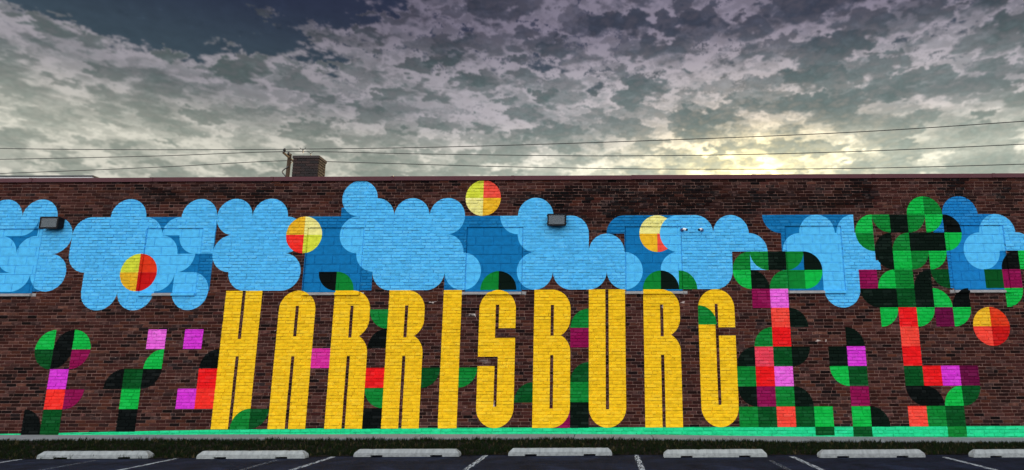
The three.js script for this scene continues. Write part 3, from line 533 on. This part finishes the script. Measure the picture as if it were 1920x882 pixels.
// ───────────────────────── fixtures on the wall ─────────────────────────
const wallPoint = (px, py) => { const r = rayOf(px, py); return r.multiplyScalar(-EYE.z / r.z).add(EYE); };
function floodlight(px0, py0, px1, py1, label) {
  const a = wallPoint(px0, py1), b = wallPoint(px1, py0), w = 0.42, h = 0.275, t = thing('wall_floodlight', label, 'floodlight', new THREE.Vector3((a.x + b.x) / 2, (a.y + b.y) / 2, 0.004), 'floodlights on the mural wall');
  const black = new THREE.MeshPhysicalMaterial({ color: lin(0.008, 0.009, 0.012), roughness: 0.6, specularIntensity: 0.2 }), rim = new THREE.MeshPhysicalMaterial({ color: lin(0.009, 0.010, 0.013), roughness: 0.6, specularIntensity: 0.2 });
  const s = new THREE.Shape(); s.moveTo(0, -h / 2 + 0.05); s.lineTo(0.05, -h / 2 + 0.04); s.lineTo(0.14, -h / 2 + 0.004); s.lineTo(0.15, -h / 2 + 0.01); s.lineTo(0.15, h / 2 - 0.01); s.lineTo(0.14, h / 2); s.lineTo(0, h / 2 - 0.02); s.closePath();
  const g = new THREE.ExtrudeGeometry(s, { depth: w - 0.012, bevelEnabled: true, bevelThickness: 0.006, bevelSize: 0.005, bevelSegments: 2 }).rotateY(-Math.PI / 2).translate(w / 2 - 0.006, 0, 0);
  part('housing', g, black, t);
  const fw = w, fh = h + 0.004;
  part('lens_frame', mergeGeometries([box(fw, 0.03, 0.022, 0, fh / 2 - 0.015, 0.166), box(fw, 0.036, 0.022, 0, -fh / 2 + 0.018, 0.166), box(0.03, fh - 0.066, 0.022, -fw / 2 + 0.015, 0.003, 0.166), box(0.03, fh - 0.066, 0.022, fw / 2 - 0.015, 0.003, 0.166)]), rim, t);
  part('reflector', box(fw - 0.062, fh - 0.068, 0.004, 0, 0.003, 0.160), new THREE.MeshStandardMaterial({ color: lin(0.13, 0.15, 0.17), roughness: 0.5, bumpMap: repeat(grit, 3, 3), bumpScale: 0.004 }), t);
  part('lens', box(fw - 0.061, fh - 0.067, 0.004, 0, 0.003, 0.169), new THREE.MeshPhysicalMaterial({ color: lin(0.6, 0.66, 0.7), roughness: 0.3, transmission: 0.9, thickness: 0, specularIntensity: 0.25 }), t);
  for (const sx of [-1, 1]) for (const sy of [-1, 1]) part('latch', rbox(0.016, 0.03, 0.03, 0.004, sx * (w / 2 + 0.008), sy * 0.09 + 0.01, 0.15), black, t);
}
floodlight(81, 410, 124, 432, 'black floodlight with grey glass on the blue cloud beside a deep blue window');
floodlight(1027, 404.5, 1062, 426.5, 'black floodlight with grey glass mounted where brick meets the middle cloud');
function spyCamera(px, py, side, label) {
  const t = thing('security_camera', label, 'camera', wallPoint(px, py).setZ(0.002), 'security cameras on the cloud');
  const navy = new THREE.MeshStandardMaterial({ color: lin(0.02, 0.035, 0.16), roughness: 0.55 }), white = new THREE.MeshStandardMaterial({ color: lin(0.78, 0.79, 0.8), roughness: 0.4 }), dark = new THREE.MeshStandardMaterial({ color: lin(0.01, 0.01, 0.012), roughness: 0.2 });
  part('mount', new THREE.CylinderGeometry(0.036, 0.042, 0.03, 20).rotateX(Math.PI / 2).translate(0, 0, 0.015), navy, t);
  const a = new THREE.Vector3(0, 0, 0.028), k = new THREE.Vector3(side * 0.022, 0.004, 0.085), dir = new THREE.Vector3(side * 0.62, -0.34, 0.7).normalize(), at = (d) => k.clone().addScaledVector(dir, d);
  part('arm', rod(a, k, 0.014, 0.013), navy, t);
  part('ball_joint', new THREE.SphereGeometry(0.02, 14, 10).translate(k.x, k.y, k.z), navy, t);
  const body = part('barrel', rod(at(0.0), at(0.1), 0.026, 0.03, 18), white, t);
  part('lens', rod(at(0.1005), at(0.113), 0.0295, 0.027, 18), dark, body);
}
spyCamera(1279, 431.5, 1, 'small white security camera on a navy mount whose lens points towards the painted tree');
spyCamera(1316, 431.5, -1, 'small white security camera on a navy mount whose lens points towards the painted sun');

// ───────────────────────── behind the building: house, pole, wires ─────────────────────────
{
  const dist = 31, c = atDepth(173, 329, dist), top = c.y, x1 = c.x, w = 16, d = 9, t = thing('grey_building', 'flat-roofed grey building rising behind the brick parapet, sunlit on its end', 'building', new THREE.Vector3(x1 - w / 2, 0, c.z - d / 2));
  const siding = new THREE.MeshStandardMaterial({ color: lin(0.42, 0.44, 0.52), roughness: 0.8 });
  part('wall', box(w - 0.1, top - 0.3 + 0.1, d - 0.1, 0, (top - 0.3) / 2 - 0.05, 0), siding, t);
  for (let i = 0; i < 4; i++) part('siding_board', rbox(w - 0.02, 0.2, 0.05, 0.008, 0, top - 0.42 - i * 0.205, d / 2 - 0.03), siding, t);
  part('fascia', rbox(w + 0.02, 0.24, d + 0.02, 0.01, 0, top - 0.2, 0), new THREE.MeshStandardMaterial({ color: lin(0.62, 0.62, 0.64), roughness: 0.7 }), t);
  part('roof_edge', rbox(w + 0.08, 0.07, d + 0.08, 0.01, 0, top - 0.035, 0), new THREE.MeshStandardMaterial({ color: lin(0.06, 0.07, 0.075), roughness: 0.6 }), t);
}
{
  const wood = new THREE.MeshStandardMaterial({ color: lin(0.10, 0.065, 0.04), roughness: 0.95, map: repeat(noiseTile(128, 66, 4, 8, 0.45, 1), 2, 0.4), bumpMap: repeat(mottle, 6, 0.6), bumpScale: 0.01 }), dark = new THREE.MeshStandardMaterial({ color: lin(0.02, 0.02, 0.022), roughness: 0.35 }), steel = new THREE.MeshStandardMaterial({ color: lin(0.06, 0.06, 0.06), roughness: 0.6 });
  const dist = 44, top = atDepth(543, 289, dist), base = new THREE.Vector3(atDepth(537, 331, dist).x - 0.05, -0.1, top.z), t = thing('utility_pole', 'leaning wooden utility pole with a crossarm beside the chimney', 'utility pole', base), L = (v) => v.clone().sub(base);
  const foot = atDepth(538.5, 331, dist); const lean = (top.x - foot.x) / (top.y - foot.y); base.x = top.x - lean * (top.y + 0.1); t.position.copy(base);
  part('pole', rod(new THREE.Vector3(), L(top), 0.19, 0.13, 14), wood, t);
  const near = atDepth(531, 286.5, dist - 2.6), far = atDepth(551, 304, dist + 2.9);
  const arm = rod(L(near), L(far), 0.085, 0.085, 4); part('crossarm', arm, wood, t);
  const arms = (k) => near.clone().lerp(far, k);
  for (const k of [0.06, 0.42]) { const p = L(arms(k)), s = part('insulator', new THREE.LatheGeometry([[0, 0], [0.03, 0], [0.03, 0.1], [0.09, 0.1], [0.1, 0.16], [0.05, 0.19], [0.08, 0.21], [0.06, 0.28], [0, 0.29]].map((q) => new THREE.Vector2(...q)), 12), dark, t); s.position.copy(p); s.position.y += 0.06; }
  part('brace', rod(L(arms(0.88)), L(top).add(new THREE.Vector3(0.02, -0.95, 0.1)), 0.025, 0.025, 6), steel, t);
  part('bracket', tube([[541, 312], [529, 322], [535, 331]].map(([x, y]) => L(atDepth(x, y, dist - 0.15))), 0.04, 6), steel, t);
  // wires: each hangs in a shallow arc from one end of the street to the other
  const wire = (name, label, pts) => { const o = shade(new THREE.Mesh(new THREE.TubeGeometry(new THREE.CatmullRomCurve3(pts.map(([x, y, d]) => atDepth(x, y, d))), 120, 0.025, 5, false), dark)); o.name = numbered('power_line'); o.userData = { label, category: 'power line', group: 'overhead wires behind the building' }; scene.add(o); };
  wire('', 'topmost overhead wire, passing over the end of the pole crossarm', [[-620, 262, 44], [0, 278.5, 42.6], [300, 281, 42], [533, 280, 41.6], [800, 276.5, 40], [1200, 264.5, 38], [1600, 248, 36], [1920, 227.5, 34], [2600, 178, 30]]);
  wire('', 'middle overhead wire, passing over the insulator at the pole top', [[-620, 309, 49], [0, 299, 46.5], [300, 292.5, 45], [542, 284.5, 43.5], [800, 289, 42], [1150, 292.5, 40], [1500, 287.5, 38], [1920, 270.5, 36], [2600, 232, 32]]);
  wire('', 'lowest overhead wire, dipping behind the chimney', [[-620, 344, 50], [0, 325.5, 47], [300, 313.5, 45.5], [542, 301.5, 44], [620, 303.5, 43.4], [1000, 314, 41.5], [1300, 317.5, 40], [1600, 316, 38.5], [1920, 308, 37], [2600, 285, 34]]);
  const tie = (x, y, d) => { const o = shade(new THREE.Mesh(mergeGeometries([rod(atDepth(x - 6, y - 5, d), atDepth(x, y, d), 0.015, 0.015, 5), rod(atDepth(x + 6, y - 5, d), atDepth(x, y, d), 0.015, 0.015, 5), rod(atDepth(x, y - 1, d), atDepth(x, y + 5, d), 0.03, 0.03, 6)]), dark)); return o; };
  const t1 = tie(567.5, 282, 41.5); t1.name = 'wire_hanger'; t1.userData = { label: 'small hanger clipped under the topmost wire above the chimney', category: 'wire hanger', group: 'hangers on the wires' }; scene.add(t1);
  const t2 = tie(582, 288.5, 43.2); t2.name = 'wire_hanger_001'; t2.userData = { label: 'small hanger clipped under the middle wire above the chimney', category: 'wire hanger', group: 'hangers on the wires' }; scene.add(t2);
}

renderer.render(scene, camera);
